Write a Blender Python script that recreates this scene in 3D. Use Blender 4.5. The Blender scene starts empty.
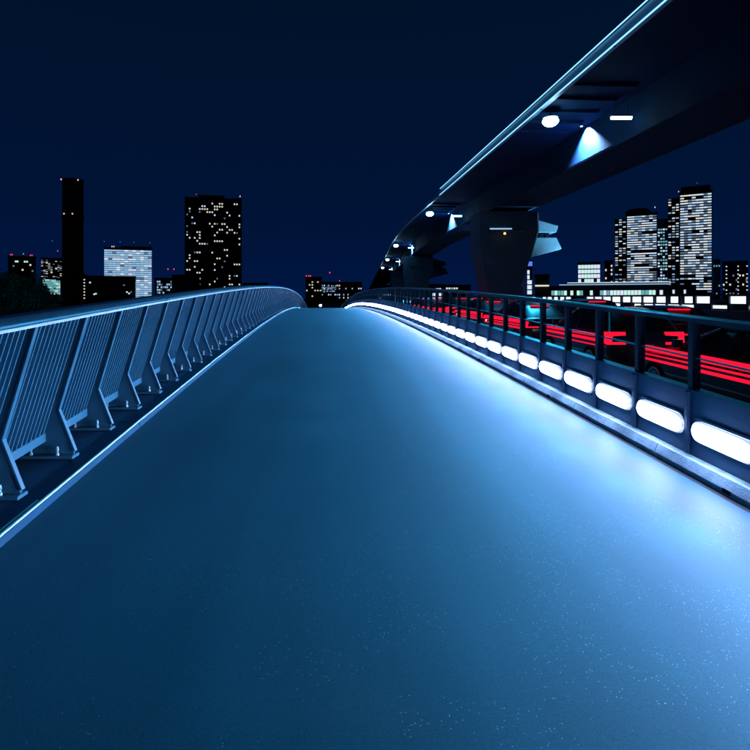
import bpy, bmesh, math, random
from mathutils import Vector, Matrix
R = math.radians
random.seed(7)
sc = bpy.context.scene
col = sc.collection

# ------------------------------------------------------------------ camera
F = 560.0                       # focal length in pixels of a 750 px frame
EYE = 1.55
cam_d = bpy.data.cameras.new('camera')
cam_d.sensor_width = 36
cam_d.lens = F / 750 * 36
cam_d.shift_x = (375 - 320) / 750
cam_d.shift_y = -(375 - 298) / 750
cam_d.clip_start = 0.05
cam_d.clip_end = 6000
cam = bpy.data.objects.new('camera', cam_d)
cam.location = (0, 0, EYE)
cam.rotation_euler = (R(90), 0, 0)
col.objects.link(cam)
sc.camera = cam

# ------------------------------------------------------------------ night sky
world = bpy.data.worlds.new('World')
sc.world = world
world.use_nodes = True
wn, wl = world.node_tree.nodes, world.node_tree.links
wn.clear()
sky = wn.new('ShaderNodeTexSky')
sky.sky_type = 'NISHITA'
sky.sun_disc = False
sky.sun_elevation = R(-4.0)
sky.sun_rotation = R(200)
sky.air_density = 1.0
sky.dust_density = 0.3
sky.ozone_density = 4.0
tint = wn.new('ShaderNodeMix')
tint.data_type = 'RGBA'; tint.blend_type = 'MULTIPLY'
tint.inputs[0].default_value = 1.0
tint.inputs[7].default_value = (0.10, 0.42, 1.0, 1)
add = wn.new('ShaderNodeMix')
add.data_type = 'RGBA'; add.blend_type = 'ADD'
add.inputs[0].default_value = 1.0
geo = wn.new('ShaderNodeTexCoord'); sep = wn.new('ShaderNodeSeparateXYZ')     # city glow thickens towards the horizon all round
inv = wn.new('ShaderNodeMapRange'); inv.inputs['From Min'].default_value = 0.0; inv.inputs['From Max'].default_value = 1.0
inv.inputs['To Min'].default_value = 1.0; inv.inputs['To Max'].default_value = 0.0
pw = wn.new('ShaderNodeMath'); pw.operation = 'POWER'; pw.inputs[1].default_value = 4.0
wl.new(geo.outputs['Generated'], sep.inputs[0]); wl.new(sep.outputs['Z'], inv.inputs['Value']); wl.new(inv.outputs[0], pw.inputs[0])
glow = wn.new('ShaderNodeMix'); glow.data_type = 'RGBA'
glow.inputs[6].default_value = (0.002, 0.058, 0.20, 1); glow.inputs[7].default_value = (0.002, 0.080, 0.54, 1)
wl.new(pw.outputs[0], glow.inputs[0]); wl.new(glow.outputs[2], add.inputs[7])
bg = wn.new('ShaderNodeBackground')
bg.inputs['Strength'].default_value = 0.10
wo = wn.new('ShaderNodeOutputWorld')
wl.new(sky.outputs[0], tint.inputs[6])
wl.new(tint.outputs[2], add.inputs[6])
wl.new(add.outputs[2], bg.inputs['Color'])
wl.new(bg.outputs[0], wo.inputs['Surface'])

# the moon
sun_d = bpy.data.lights.new('moon', 'SUN')
sun_d.energy = 0.02
sun_d.angle = R(0.5)
sun_d.color = (0.55, 0.75, 1.0)
sun = bpy.data.objects.new('moon', sun_d)
sun.rotation_euler = (R(50), 0, R(-25))
sun.location = (-20, -20, 60)
col.objects.link(sun)

sc.view_settings.view_transform = 'Standard'
sc.view_settings.look = 'None'
sc.view_settings.gamma = 1.0
sc.view_settings.exposure = 0.0
sc.view_settings.use_curve_mapping = False
sc.render.engine = 'CYCLES'
sc.cycles.use_denoising = True
sc.cycles.max_bounces = 6
sc.cycles.sample_clamp_indirect = 4.0
sc.cycles.caustics_reflective = False
sc.cycles.caustics_refractive = False

# ------------------------------------------------------------------ materials
def principled(name, base, rough=0.6, metal=0.0, spec=0.5, coat=0.0):
    m = bpy.data.materials.new(name); m.use_nodes = True
    b = m.node_tree.nodes['Principled BSDF']
    b.inputs['Base Color'].default_value = (*base, 1)
    b.inputs['Roughness'].default_value = rough
    b.inputs['Metallic'].default_value = metal
    b.inputs['Specular IOR Level'].default_value = spec
    b.inputs['Coat Weight'].default_value = coat
    return m

def noisy(name, base, rough=0.6, metal=0.0, spec=0.5, scale=6.0, var=0.25, bump=0.0, bscale=60.0, rvar=0.12, detail=6.0):
    """plain paint / concrete: colour and gloss drift with noise, fine relief"""
    m = principled(name, base, rough, metal, spec)
    n, l = m.node_tree.nodes, m.node_tree.links
    b = n['Principled BSDF']
    tc = n.new('ShaderNodeTexCoord')
    nz = n.new('ShaderNodeTexNoise')
    nz.inputs['Scale'].default_value = scale; nz.inputs['Detail'].default_value = detail
    nz.inputs['Roughness'].default_value = 0.65
    l.new(tc.outputs['Object'], nz.inputs['Vector'])
    rp = n.new('ShaderNodeValToRGB')
    rp.color_ramp.elements[0].position = 0.3; rp.color_ramp.elements[1].position = 0.72
    rp.color_ramp.elements[0].color = (*[c * (1 - var) for c in base], 1)
    rp.color_ramp.elements[1].color = (*[min(1, c * (1 + var)) for c in base], 1)
    l.new(nz.outputs['Fac'], rp.inputs['Fac']); l.new(rp.outputs['Color'], b.inputs['Base Color'])
    mr = n.new('ShaderNodeMapRange')
    mr.inputs['From Min'].default_value = 0.3; mr.inputs['From Max'].default_value = 0.7
    mr.inputs['To Min'].default_value = max(0.02, rough - rvar); mr.inputs['To Max'].default_value = min(1, rough + rvar)
    l.new(nz.outputs['Fac'], mr.inputs['Value']); l.new(mr.outputs[0], b.inputs['Roughness'])
    if bump:
        nb = n.new('ShaderNodeTexNoise'); nb.inputs['Scale'].default_value = bscale
        nb.inputs['Detail'].default_value = 4
        l.new(tc.outputs['Object'], nb.inputs['Vector'])
        bp = n.new('ShaderNodeBump'); bp.inputs['Strength'].default_value = bump
        bp.inputs['Distance'].default_value = 0.01
        l.new(nb.outputs['Fac'], bp.inputs['Height']); l.new(bp.outputs[0], b.inputs['Normal'])
    return m

def emit(name, c, s, sample=True):
    m = bpy.data.materials.new(name); m.use_nodes = True
    n, l = m.node_tree.nodes, m.node_tree.links
    n.remove(n['Principled BSDF'])
    e = n.new('ShaderNodeEmission')
    e.inputs['Color'].default_value = (*c, 1); e.inputs['Strength'].default_value = s
    l.new(e.outputs[0], n['Material Output'].inputs['Surface'])
    if not sample:
        m.cycles.emission_sampling = 'NONE'
    return m

def walkway_mat():
    m = principled('walkway_asphalt', (0.05, 0.12, 0.19), 0.5)
    n, l = m.node_tree.nodes, m.node_tree.links
    b = n['Principled BSDF']
    b.inputs['Specular IOR Level'].default_value = 0.22
    tc = n.new('ShaderNodeTexCoord')
    # broad drift and fine grain of the blue-grey coated asphalt
    big = n.new('ShaderNodeTexNoise'); big.inputs['Scale'].default_value = 0.9; big.inputs['Detail'].default_value = 7
    fine = n.new('ShaderNodeTexNoise'); fine.inputs['Scale'].default_value = 140; fine.inputs['Detail'].default_value = 3
    l.new(tc.outputs['Object'], big.inputs['Vector']); l.new(tc.outputs['Object'], fine.inputs['Vector'])
    r1 = n.new('ShaderNodeValToRGB')
    r1.color_ramp.elements[0].position = 0.25; r1.color_ramp.elements[1].position = 0.8
    r1.color_ramp.elements[0].color = (0.007, 0.075, 0.120, 1)
    r1.color_ramp.elements[1].color = (0.011, 0.094, 0.148, 1)
    l.new(big.outputs['Fac'], r1.inputs['Fac'])
    r2 = n.new('ShaderNodeValToRGB')
    r2.color_ramp.elements[0].position = 0.25; r2.color_ramp.elements[1].position = 0.75
    r2.color_ramp.elements[0].color = (0.72, 0.72, 0.72, 1); r2.color_ramp.elements[1].color = (1.25, 1.25, 1.25, 1)
    l.new(fine.outputs['Fac'], r2.inputs['Fac'])
    mp = n.new('ShaderNodeMapping'); mp.inputs['Scale'].default_value = (2.4, 0.16, 1)
    l.new(tc.outputs['Object'], mp.inputs['Vector'])
    wear = n.new('ShaderNodeTexNoise'); wear.inputs['Scale'].default_value = 1.0; wear.inputs['Detail'].default_value = 8
    l.new(mp.outputs[0], wear.inputs['Vector'])
    r3 = n.new('ShaderNodeValToRGB')
    r3.color_ramp.elements[0].position = 0.3; r3.color_ramp.elements[1].position = 0.7
    r3.color_ramp.elements[0].color = (0.86, 0.86, 0.86, 1); r3.color_ramp.elements[1].color = (1.1, 1.1, 1.1, 1)
    l.new(wear.outputs['Fac'], r3.inputs['Fac'])
    mw = n.new('ShaderNodeMix'); mw.data_type = 'RGBA'; mw.blend_type = 'MULTIPLY'; mw.inputs[0].default_value = 1
    l.new(r1.outputs[0], mw.inputs[6]); l.new(r3.outputs[0], mw.inputs[7])
    mx = n.new('ShaderNodeMix'); mx.data_type = 'RGBA'; mx.blend_type = 'MULTIPLY'; mx.inputs[0].default_value = 1
    l.new(mw.outputs[2], mx.inputs[6]); l.new(r2.outputs[0], mx.inputs[7])
    # pale quartz chips in the surfacing
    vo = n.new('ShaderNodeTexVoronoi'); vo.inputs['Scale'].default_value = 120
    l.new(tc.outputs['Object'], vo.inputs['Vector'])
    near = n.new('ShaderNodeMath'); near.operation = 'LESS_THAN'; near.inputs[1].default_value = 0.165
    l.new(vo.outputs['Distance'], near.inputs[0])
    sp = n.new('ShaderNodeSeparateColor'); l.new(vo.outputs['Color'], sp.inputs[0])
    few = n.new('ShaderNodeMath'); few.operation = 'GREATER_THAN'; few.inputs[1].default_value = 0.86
    sx = n.new('ShaderNodeSeparateXYZ'); l.new(tc.outputs['Object'], sx.inputs[0])      # glints put into the colour: chips set denser towards the lamp side
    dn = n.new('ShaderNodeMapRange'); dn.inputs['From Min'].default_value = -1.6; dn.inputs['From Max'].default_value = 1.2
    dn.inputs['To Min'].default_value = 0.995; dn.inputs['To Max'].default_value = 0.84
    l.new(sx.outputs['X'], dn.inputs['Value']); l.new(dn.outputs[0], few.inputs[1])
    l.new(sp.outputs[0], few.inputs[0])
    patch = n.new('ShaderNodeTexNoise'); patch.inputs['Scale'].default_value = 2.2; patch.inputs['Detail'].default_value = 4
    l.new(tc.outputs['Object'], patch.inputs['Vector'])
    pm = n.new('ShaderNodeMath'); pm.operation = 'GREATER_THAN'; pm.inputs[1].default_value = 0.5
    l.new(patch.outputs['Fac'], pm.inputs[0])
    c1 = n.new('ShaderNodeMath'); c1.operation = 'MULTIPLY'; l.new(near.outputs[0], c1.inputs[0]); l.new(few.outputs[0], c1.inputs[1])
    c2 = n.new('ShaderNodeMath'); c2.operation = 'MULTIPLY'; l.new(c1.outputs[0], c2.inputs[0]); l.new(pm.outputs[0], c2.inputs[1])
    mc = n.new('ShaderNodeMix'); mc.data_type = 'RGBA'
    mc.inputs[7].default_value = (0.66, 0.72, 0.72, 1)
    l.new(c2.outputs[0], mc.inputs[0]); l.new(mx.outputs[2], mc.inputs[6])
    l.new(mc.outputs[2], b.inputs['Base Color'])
    mr = n.new('ShaderNodeMapRange')
    mr.inputs['From Min'].default_value = 0.3; mr.inputs['From Max'].default_value = 0.7
    mr.inputs['To Min'].default_value = 0.52; mr.inputs['To Max'].default_value = 0.58
    l.new(big.outputs['Fac'], mr.inputs['Value'])
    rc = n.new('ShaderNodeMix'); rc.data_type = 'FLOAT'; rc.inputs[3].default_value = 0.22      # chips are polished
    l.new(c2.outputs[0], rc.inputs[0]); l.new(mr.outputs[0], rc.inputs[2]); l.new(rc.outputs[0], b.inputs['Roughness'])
    bp = n.new('ShaderNodeBump'); bp.inputs['Strength'].default_value = 0.10; bp.inputs['Distance'].default_value = 0.004
    l.new(fine.outputs['Fac'], bp.inputs['Height']); l.new(bp.outputs[0], b.inputs['Normal'])
    return m

M = {}
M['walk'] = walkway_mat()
M['rail_paint'] = noisy('blue_grey_rail_paint', (0.028, 0.092, 0.150), 0.38, 0.0, 0.5, 5, 0.10, 0.05, 90)
M['panel_paint'] = noisy('railing_panel_paint', (0.018, 0.09, 0.17), 0.45, 0.0, 0.5, 5, 0.10, 0.05, 90)
M['steel'] = noisy('galvanised_steel', (0.30, 0.36, 0.42), 0.45, 0.4, 0.5, 20, 0.15)
M['kerb'] = noisy('kerb_coating', (0.005, 0.036, 0.080), 0.7, 0.0, 0.2, 3, 0.18, 0.15, 120)
M['concrete'] = noisy('kerb_concrete', (0.34, 0.50, 0.58), 0.75, 0.0, 0.4, 9, 0.28, 0.5, 70)
M['wall_paint'] = noisy('lamp_wall_paint', (0.018, 0.062, 0.13), 0.45, 0.0, 0.5, 4, 0.12, 0.08, 90)
M['dark_post'] = noisy('dark_post_paint', (0.015, 0.03, 0.05), 0.45, 0.0, 0.5, 8, 0.2)
M['trim'] = noisy('pale_edge_trim', (0.62, 0.74, 0.80), 0.45, 0.0, 0.5, 14, 0.15)
M['dark'] = principled('black_gap', (0.006, 0.01, 0.014), 0.9)
M['asphalt'] = noisy('road_asphalt', (0.03, 0.045, 0.06), 0.42, 0.0, 0.5, 1.2, 0.25, 0.35, 110)
M['marking'] = noisy('road_paint', (0.62, 0.66, 0.68), 0.6, 0, 0.5, 14, 0.25)
M['viaduct'] = noisy('viaduct_steel', (0.008, 0.036, 0.085), 0.75, 0.0, 0.12, 0.5, 0.22, 0.05, 20)
M['fascia'] = noisy('viaduct_fascia', (0.22, 0.42, 0.60), 0.4, 0.0, 0.5, 0.7, 0.15)
M['pier'] = noisy('pier_concrete', (0.07, 0.15, 0.20), 0.8, 0.0, 0.3, 0.7, 0.25, 0.4, 12)
M['water'] = noisy('harbour_water', (0.004, 0.012, 0.025), 0.08, 0.0, 0.5, 0.2, 0.2, 0.5, 0.6)
M['land'] = noisy('shore_ground', (0.03, 0.035, 0.04), 0.9, 0, 0.2, 0.05, 0.3)
M['bldg'] = noisy('dark_facade', (0.03, 0.035, 0.045), 0.7, 0, 0.3, 0.05, 0.2)
M['bldg_black'] = noisy('black_facade', (0.008, 0.009, 0.012), 0.8, 0, 0.2, 0.05, 0.2)
M['bldg_teal'] = noisy('teal_facade', (0.06, 0.16, 0.20), 0.5, 0, 0.3, 0.05, 0.2)
M['glass_dark'] = principled('dark_car_glass', (0.006, 0.008, 0.012), 0.3, 0, 0.12)
M['tyre'] = noisy('tyre_rubber', (0.012, 0.012, 0.013), 0.85, 0, 0.3, 30, 0.2)
M['rim'] = principled('alloy_rim', (0.5, 0.52, 0.55), 0.3, 0.9)
M['leaf'] = noisy('dark_leaves', (0.035, 0.06, 0.03), 0.7, 0, 0.3, 3, 0.4)
M['bark'] = noisy('bark', (0.05, 0.04, 0.03), 0.9, 0, 0.2, 8, 0.3)
def lens_mat():
    m = emit('barrier_lamp_glass', (0.42, 0.56, 1.0), 60.0)
    n, l = m.node_tree.nodes, m.node_tree.links
    tc = n.new('ShaderNodeTexCoord'); sp = n.new('ShaderNodeSeparateXYZ'); l.new(tc.outputs['Object'], sp.inputs[0])
    def op(o, a, bb):
        q = n.new('ShaderNodeMath'); q.operation = o
        for k, v in ((0, a), (1, bb)):
            if isinstance(v, (int, float)): q.inputs[k].default_value = v
            elif v is not None: l.new(v, q.inputs[k])
        return q.outputs[0]
    u = op('POWER', op('ABSOLUTE', op('MULTIPLY', sp.outputs['Y'], 1/0.315), None), 6.0)
    v = op('POWER', op('ABSOLUTE', op('MULTIPLY', op('SUBTRACT', sp.outputs['Z'], 0.31), 1/0.078), None), 2.6)
    r = op('MINIMUM', op('ADD', u, v), 1.0)
    st = n.new('ShaderNodeMapRange'); st.interpolation_type = 'SMOOTHSTEP'
    st.inputs['From Min'].default_value = 0.25; st.inputs['From Max'].default_value = 1.0
    st.inputs['To Min'].default_value = 105.0; st.inputs['To Max'].default_value = 1.2
    l.new(r, st.inputs['Value'])
    e = [k for k in n if k.type == 'EMISSION'][0]
    l.new(st.outputs[0], e.inputs['Strength'])
    return m
M['lamp'] = lens_mat()
M['flood'] = emit('flood_lamp_glass', (0.35, 0.7, 1.0), 28.0)
M['tube'] = emit('tube_lamp_glass', (0.32, 0.68, 1.0), 10.0)
M['strip'] = emit('light_strip', (0.22, 0.62, 1.0), 1.9)
M['tail'] = emit('tail_lamp_and_strip_glow', (1.0, 0.007, 0.034), 1.3)  # also on the glow strips added along the car flanks
M['plate_white'] = principled('number_plate', (0.7, 0.72, 0.7), 0.5)
M['head'] = emit('head_lamp_glass', (0.8, 0.92, 1.0), 2.0)
M['amber'] = emit('amber_glass', (1.0, 0.5, 0.12), 4.0)
M['win_warm'] = emit('warm_window', (1.0, 0.92, 0.76), 0.8, False)
M['win_cool'] = emit('cool_window', (0.72, 0.85, 1.0), 0.95, False)
M['win_blue'] = emit('blue_window', (0.34, 0.62, 1.0), 0.75, False)
M['win_dim'] = emit('dim_window', (0.30, 0.42, 0.62), 0.38, False)
M['win_teal'] = emit('teal_window', (0.22, 0.66, 0.72), 0.6, False)
M['win_sky'] = emit('pale_blue_window', (0.36, 0.63, 0.92), 0.85, False)
M['win_mint'] = emit('mint_window', (0.62, 1.0, 0.92), 0.9, False)
M['beacon'] = emit('beacon_glass', (1.0, 0.42, 0.45), 1.3, False)
M['beacon_red'] = emit('red_beacon_glass', (1.0, 0.05, 0.16), 1.4, False)
M['far_headlamp_glow'] = emit('far_parapet_headlamp_glow', (0.74, 0.86, 1.0), 1.5)

# ------------------------------------------------------------------ helpers
class MB:
    def __init__(s): s.v = []; s.f = []
    def add(s, vs, fs):
        o = len(s.v); s.v += [tuple(p) for p in vs]; s.f += [tuple(i + o for i in f) for f in fs]; return s
    def box(s, x0, x1, y0, y1, z0, z1):
        return s.add([(x0,y0,z0),(x1,y0,z0),(x1,y1,z0),(x0,y1,z0),(x0,y0,z1),(x1,y0,z1),(x1,y1,z1),(x0,y1,z1)],
                     [(0,3,2,1),(4,5,6,7),(0,1,5,4),(1,2,6,5),(2,3,7,6),(3,0,4,7)])
    def prism_y(s, poly, y0, y1):       # polygon in (x, z), swept along y
        n = len(poly)
        return s.add([(x,y0,z) for x,z in poly] + [(x,y1,z) for x,z in poly],
                     [tuple(range(n)), tuple(reversed(range(n,2*n)))] + [(i,i+n,(i+1)%n+n,(i+1)%n) for i in range(n)])
    def prism_x(s, poly, x0, x1):       # polygon in (y, z), swept along x
        n = len(poly)
        return s.add([(x0,y,z) for y,z in poly] + [(x1,y,z) for y,z in poly],
                     [tuple(reversed(range(n))), tuple(range(n,2*n))] + [(i,(i+1)%n,(i+1)%n+n,i+n) for i in range(n)])
    def tube(s, a, b, r0, r1=None, n=8, cap=True):
        a, b = Vector(a), Vector(b); r1 = r0 if r1 is None else r1
        d = (b - a).normalized(); u = d.orthogonal().normalized(); w = d.cross(u)
        vs = []
        for p, r in ((a, r0), (b, r1)):
            for i in range(n):
                t = 2*math.pi*i/n
                vs.append(p + (u*math.cos(t) + w*math.sin(t))*r)
        fs = [(i,(i+1)%n,(i+1)%n+n,i+n) for i in range(n)]
        if cap: fs += [tuple(reversed(range(n))), tuple(range(n,2*n))]
        return s.add(vs, fs)
    def lathe(s, prof, c=(0,0,0), axis='z', n=16):   # prof: (r, h)
        vs = []; fs = []
        for r, h in prof:
            for i in range(n):
                t = 2*math.pi*i/n; p, q = r*math.cos(t), r*math.sin(t)
                vs.append({'z':(c[0]+p,c[1]+q,c[2]+h),'x':(c[0]+h,c[1]+p,c[2]+q),'y':(c[0]+q,c[1]+h,c[2]+p)}[axis])
        for k in range(len(prof)-1):
            for i in range(n):
                fs.append((k*n+i,k*n+(i+1)%n,(k+1)*n+(i+1)%n,(k+1)*n+i))
        fs += [tuple(reversed(range(n))), tuple(range((len(prof)-1)*n,len(prof)*n))]
        return s.add(vs, fs)
    def sweep(s, poly, ys, xf, zf):     # closed (x, z) polygon swept along a path in y
        n = len(poly); vs = []; fs = []
        for y in ys: vs += [(x + xf(y), y, z + zf(y)) for x, z in poly]
        for k in range(len(ys)-1):
            for i in range(n): fs.append((k*n+i,(k+1)*n+i,(k+1)*n+(i+1)%n,k*n+(i+1)%n))
        fs += [tuple(range(n)), tuple(reversed(range((len(ys)-1)*n,len(ys)*n)))]
        return s.add(vs, fs)
    def mesh(s, name, mat=None):
        me = bpy.data.meshes.new(name); me.from_pydata(s.v, [], s.f)
        bm = bmesh.new(); bm.from_mesh(me); bmesh.ops.recalc_face_normals(bm, faces=bm.faces); bm.to_mesh(me); bm.free()
        if mat: me.materials.append(M[mat] if isinstance(mat, str) else mat)
        return me
    def build(s, name, mat, parent=None, smooth=None):
        return inst(name, s.mesh(name, mat), parent, smooth=smooth)

def inst(name, me, parent=None, loc=(0,0,0), rot=(0,0,0), smooth=None):
    o = bpy.data.objects.new(name, me); col.objects.link(o)
    o.location = loc; o.rotation_euler = rot
    if parent: o.parent = parent
    if smooth is not None:
        me.polygons.foreach_set('use_smooth', [True]*len(me.polygons))
        try: me.set_sharp_from_angle(angle=R(smooth))
        except Exception: pass
    return o
def tag(o, label, cat, group=None):
    o['label'] = label; o['category'] = cat
    if group: o['group'] = group
    return o
def thing(name, label, cat, loc=(0,0,0), group=None):
    o = bpy.data.objects.new(name, None); col.objects.link(o); o.location = loc
    o.empty_display_size = 0.2
    return tag(o, label, cat, group)
def structure(o): o['kind'] = 'structure'; return o
def stuff(o): o['kind'] = 'stuff'; return o
def bevel(me, w, seg=2):
    bm = bmesh.new(); bm.from_mesh(me)
    bmesh.ops.bevel(bm, geom=bm.edges[:], offset=w, segments=seg, affect='EDGES', profile=0.6)
    bm.to_mesh(me); bm.free(); return me

# ------------------------------------------------------------------ bridge profile
S0, KC = 0.0536, 0.000825
def zb(y): return S0*y - KC*y*y if y > 0 else S0*y
def tilt(y): return math.atan(S0 - 2*KC*max(y, 0))
YS = [-10 + 1.0*i for i in range(0, 121)]            # along the bridge
zero = lambda y: 0.0

# ------------------------------------------------------------------ setting
structure(MB().add([(-3000,-300,-9),(3000,-300,-9),(3000,4000,-9),(-3000,4000,-9)], [(0,1,2,3)]).build('water', 'water'))
structure(MB().box(-1500, 18, 170, 2500, -9.5, -3.0).build('far_shore_ground', 'land'))
structure(MB().box(20.4, 1500, -60, 2500, -9.5, 0.25).build('quay_ground', 'land'))
structure(MB().box(-300, -26, 30, 169, -9.5, -4.0).build('bank_ground', 'land'))

def strip(name, x0, x1, z, mat, ys=YS):
    mb = MB(); vs = []; fs = []
    for y in ys: vs += [(x0, y, zb(y)+z), (x1, y, zb(y)+z)]
    for k in range(len(ys)-1): fs.append((2*k, 2*k+1, 2*k+3, 2*k+2))
    mb.add(vs, fs); return mb.build(name, mat)

structure(MB().sweep([(-2.66,-1.5),(2.9,-1.5),(11.8,-1.9),(11.8,-0.77),(2.95,-0.77),(2.95,-0.012),(-2.66,-0.012)], YS, zero, zb).build('bridge_deck', 'pier'))
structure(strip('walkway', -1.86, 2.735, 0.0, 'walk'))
structure(strip('gutter_with_shade', 2.72, 2.84, -0.010, 'dark'))  # black colour carries the kerb's shade as well as the gutter
structure(strip('road', 3.02, 11.5, -0.75, 'asphalt'))
structure(MB().sweep([(11.4,-0.83),(11.8,-0.83),(11.8,-0.53),(11.4,-0.53)], YS, zero, zb).build('road_kerb', 'pier'))
structure(strip('edge_line', 5.55, 5.70, -0.745, 'marking'))
structure(strip('edge_line', 11.15, 11.3, -0.745, 'marking'))
lane = structure(MB().box(6.85,7.0,0,0.1,-1.6,-1.5).build('road_marking', 'marking'))
lane.data = MB().add([(8.65,0,0),(8.8,0,0),(8.8,5,0),(8.65,5,0)], [(0,1,2,3)]).mesh('road_marking', 'marking')
for k, y in enumerate(range(-4, 100, 10)):
    o = lane if k == 0 else structure(inst('road_marking', lane.data))
    o.location = (0, y, zb(y) - 0.736); o.rotation_euler = (tilt(y+2.5), 0, 0)

# kerb under the railing: coated steel-edged upstand in lengths with joints
L = 4.0
kerb_me = bevel(MB().prism_y([(-2.64,-0.02),(-1.775,-0.02),(-1.79,0.05),(-2.64,0.05)], 0.004, L-0.004).mesh('kerb', 'kerb'), 0.004, 1)
lip_me = MB().prism_y([(-1.809,0.045),(-1.794,0.045),(-1.794,0.060),(-1.809,0.060)], 0.003, L-0.003).mesh('edge_trim', 'trim')
groove_me = MB().prism_y([(-1.842,0.045),(-1.833,0.045),(-1.833,0.057),(-1.842,0.057)], 0.003, 2.1).mesh('edge_trim', 'trim')
kroot = bpy.data.objects.new('kerb', None); col.objects.link(kroot); structure(kroot)
for k in range(-3, 27):
    y = 1.55 + k*L
    a = inst('kerb_length', kerb_me, kroot, (0, y, zb(y)), (math.atan2(zb(y+L)-zb(y), L), 0, 0))
    inst('edge_trim', lip_me, a)
    if k == -1 or k == 0: inst('edge_trim', groove_me, a)

# ------------------------------------------------------------------ railing (leaning inwards over the walkway)
SP = 0.80; Y0 = 3.70
rl = thing('railing', 'blue metal railing of kinked leaning posts, close bars and broad handrail', 'railing', (-2.1, 0, 0.05))
OX, OZ = -2.1, 0.05                       # its base; children are placed relative to it
fin = [(-2.36,0.025),(-1.975,0.025),(-1.972,0.055),(-2.10,0.38),(-1.868,1.15),(-1.955,1.15),(-2.165,0.42),(-2.25,0.15),(-2.33,0.09)]
fin = [(x-OX, z) for x, z in fin]
fin_me = bevel(MB().prism_y(fin, -0.011, 0.011).mesh('post', 'rail_paint'), 0.0025, 1)
edge_poly = [(-1.972,0.05),(-2.10,0.38),(-1.868,1.15),(-1.858,1.15),(-2.088,0.38),(-1.958,0.05)]
edge_me = MB().prism_y([(x-OX, z) for x, z in edge_poly], -0.020, 0.020).mesh('front_flange', 'rail_paint')
plate_me = bevel(MB().box(-2.38-OX, -1.955-OX, -0.075, 0.05, 0.001, 0.025).mesh('base_plate', 'rail_paint'), 0.003, 1)
bolt_me = MB().lathe([(0.016,0.026),(0.016,0.042),(0.010,0.045),(0.010,0.062),(0.013,0.066),(0.013,0.080),(0.008,0.092),(0.002,0.096)], n=8).mesh('bolt', 'steel')
pan_me = MB().prism_y([(-2.225-OX,0.20),(-2.221-OX,0.20),(-1.926-OX,1.15),(-1.930-OX,1.15)], 0.0, 1.0).mesh('infill_panel', 'panel_paint')
bot_me = bevel(MB().prism_y([(-2.25-OX,0.13),(-2.19-OX,0.13),(-2.19-OX,0.20),(-2.25-OX,0.20)], 0.0, 1.0).mesh('bottom_rail', 'rail_paint'), 0.004, 1)
def bar_poly(): return [(-2.222-OX,0.20),(-2.190-OX,0.20),(-1.895-OX,1.15),(-1.927-OX,1.15)]
bar_me = MB().prism_y(bar_poly(), -0.006, 0.006).mesh('baluster', 'rail_paint')
NB = 11
far_bars = MB(); made = 0
for k in range(-5, 98):
    y = Y0 + k*SP
    z = zb(y); y1 = y + SP; sl = math.atan2(zb(y1)-z, SP)
    p = inst('post', fin_me, rl, (0, y, z))
    inst('front_flange', edge_me, p)
    if y < 45:
        inst('base_plate', plate_me, p)
        for bx in (-2.30, -2.09): inst('bolt', bolt_me, p, (bx-OX, -0.045, 0))
    L1 = SP - 0.03
    for nm, me in (('infill_panel', pan_me), ('bottom_rail', bot_me)):
        o = inst(nm, me, rl, (0, y+0.015, z), (sl, 0, 0)); o.scale = (1, L1, 1)
    for j in range(NB):
        t = y + SP*(j+1)/(NB+1)
        if made < 297 and y > 2.2:
            inst('baluster', bar_me, rl, (0, t, zb(t))); made += 1
        else:
            far_bars.prism_y([(x, zz+zb(t)) for x, zz in bar_poly()], t-0.007, t+0.007)
stuff(far_bars.build('far_balusters', 'rail_paint', rl))
rys = [-0.3 + 0.8*i for i in range(0, 103)]
hr = [(-1.850,1.145),(-1.838,1.155),(-1.842,1.168),(-1.90,1.200),(-1.985,1.212),(-2.04,1.20),(-2.05,1.185),(-1.99,1.16),(-1.93,1.145)]
MB().sweep([(x-OX, z) for x, z in hr], rys, zero, zb).build('handrail', 'rail_paint', rl, smooth=35)
MB().sweep([(x-OX, z) for x, z in [(-1.846,1.128),(-1.834,1.128),(-1.834,1.147),(-1.846,1.147)]], rys, zero, zb).build('handrail_lip', 'steel', rl)

# ------------------------------------------------------------------ lamp barrier between walkway and road
P = 0.75; YL = 4.055
br = thing('lamp_barrier', 'low blue barrier wall with long glowing lamps, dark posts and thin rails', 'barrier', (2.92, 0, 0))
BX = 2.92
MB().sweep([(0.0,-0.02),(0.02,-0.79),(0.085,-0.79),(0.085,0.595),(0.0,0.595)], YS, zero, zb).build('wall', 'wall_paint', br)
MB().sweep([(-0.012,0.596),(0.097,0.596),(0.097,0.612),(-0.012,0.612)], YS, zero, zb).build('coping', 'wall_paint', br)
stone_me = bevel(MB().prism_y([(2.80-BX,-0.05),(2.80-BX,0.03),(2.836-BX,0.10),(-0.003,0.10),(-0.003,-0.05)], 0.004, 1.5-0.004).mesh('kerb_stone', 'concrete'), 0.005, 2)
hole_me = MB().box(-0.1215, -0.110, 0.62, 0.70, 0.005, 0.035).mesh('drain_hole', 'dark')
for k in range(-6, 66):
    y = 0.2 + 1.5*k
    s = inst('kerb_stone', stone_me, br, (0, y, zb(y)), (math.atan2(zb(y+1.5)-zb(y), 1.5), 0, 0))
    if k % 2 == 0: inst('drain_hole', hole_me, s)
def stadium(y0, y1, z0, z1, n=5):
    r = (z1-z0)/2 * 0.99; pts = []
    for cy, cz, a0 in ((y1-r, z1-r, 0), (y0+r, z1-r, 90), (y0+r, z0+r, 180), (y1-r, z0+r, 270)):
        for i in range(n+1):
            a = R(a0 + 90*i/n); pts.append((cy + r*math.cos(a), cz + r*math.sin(a)))
    return pts
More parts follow.
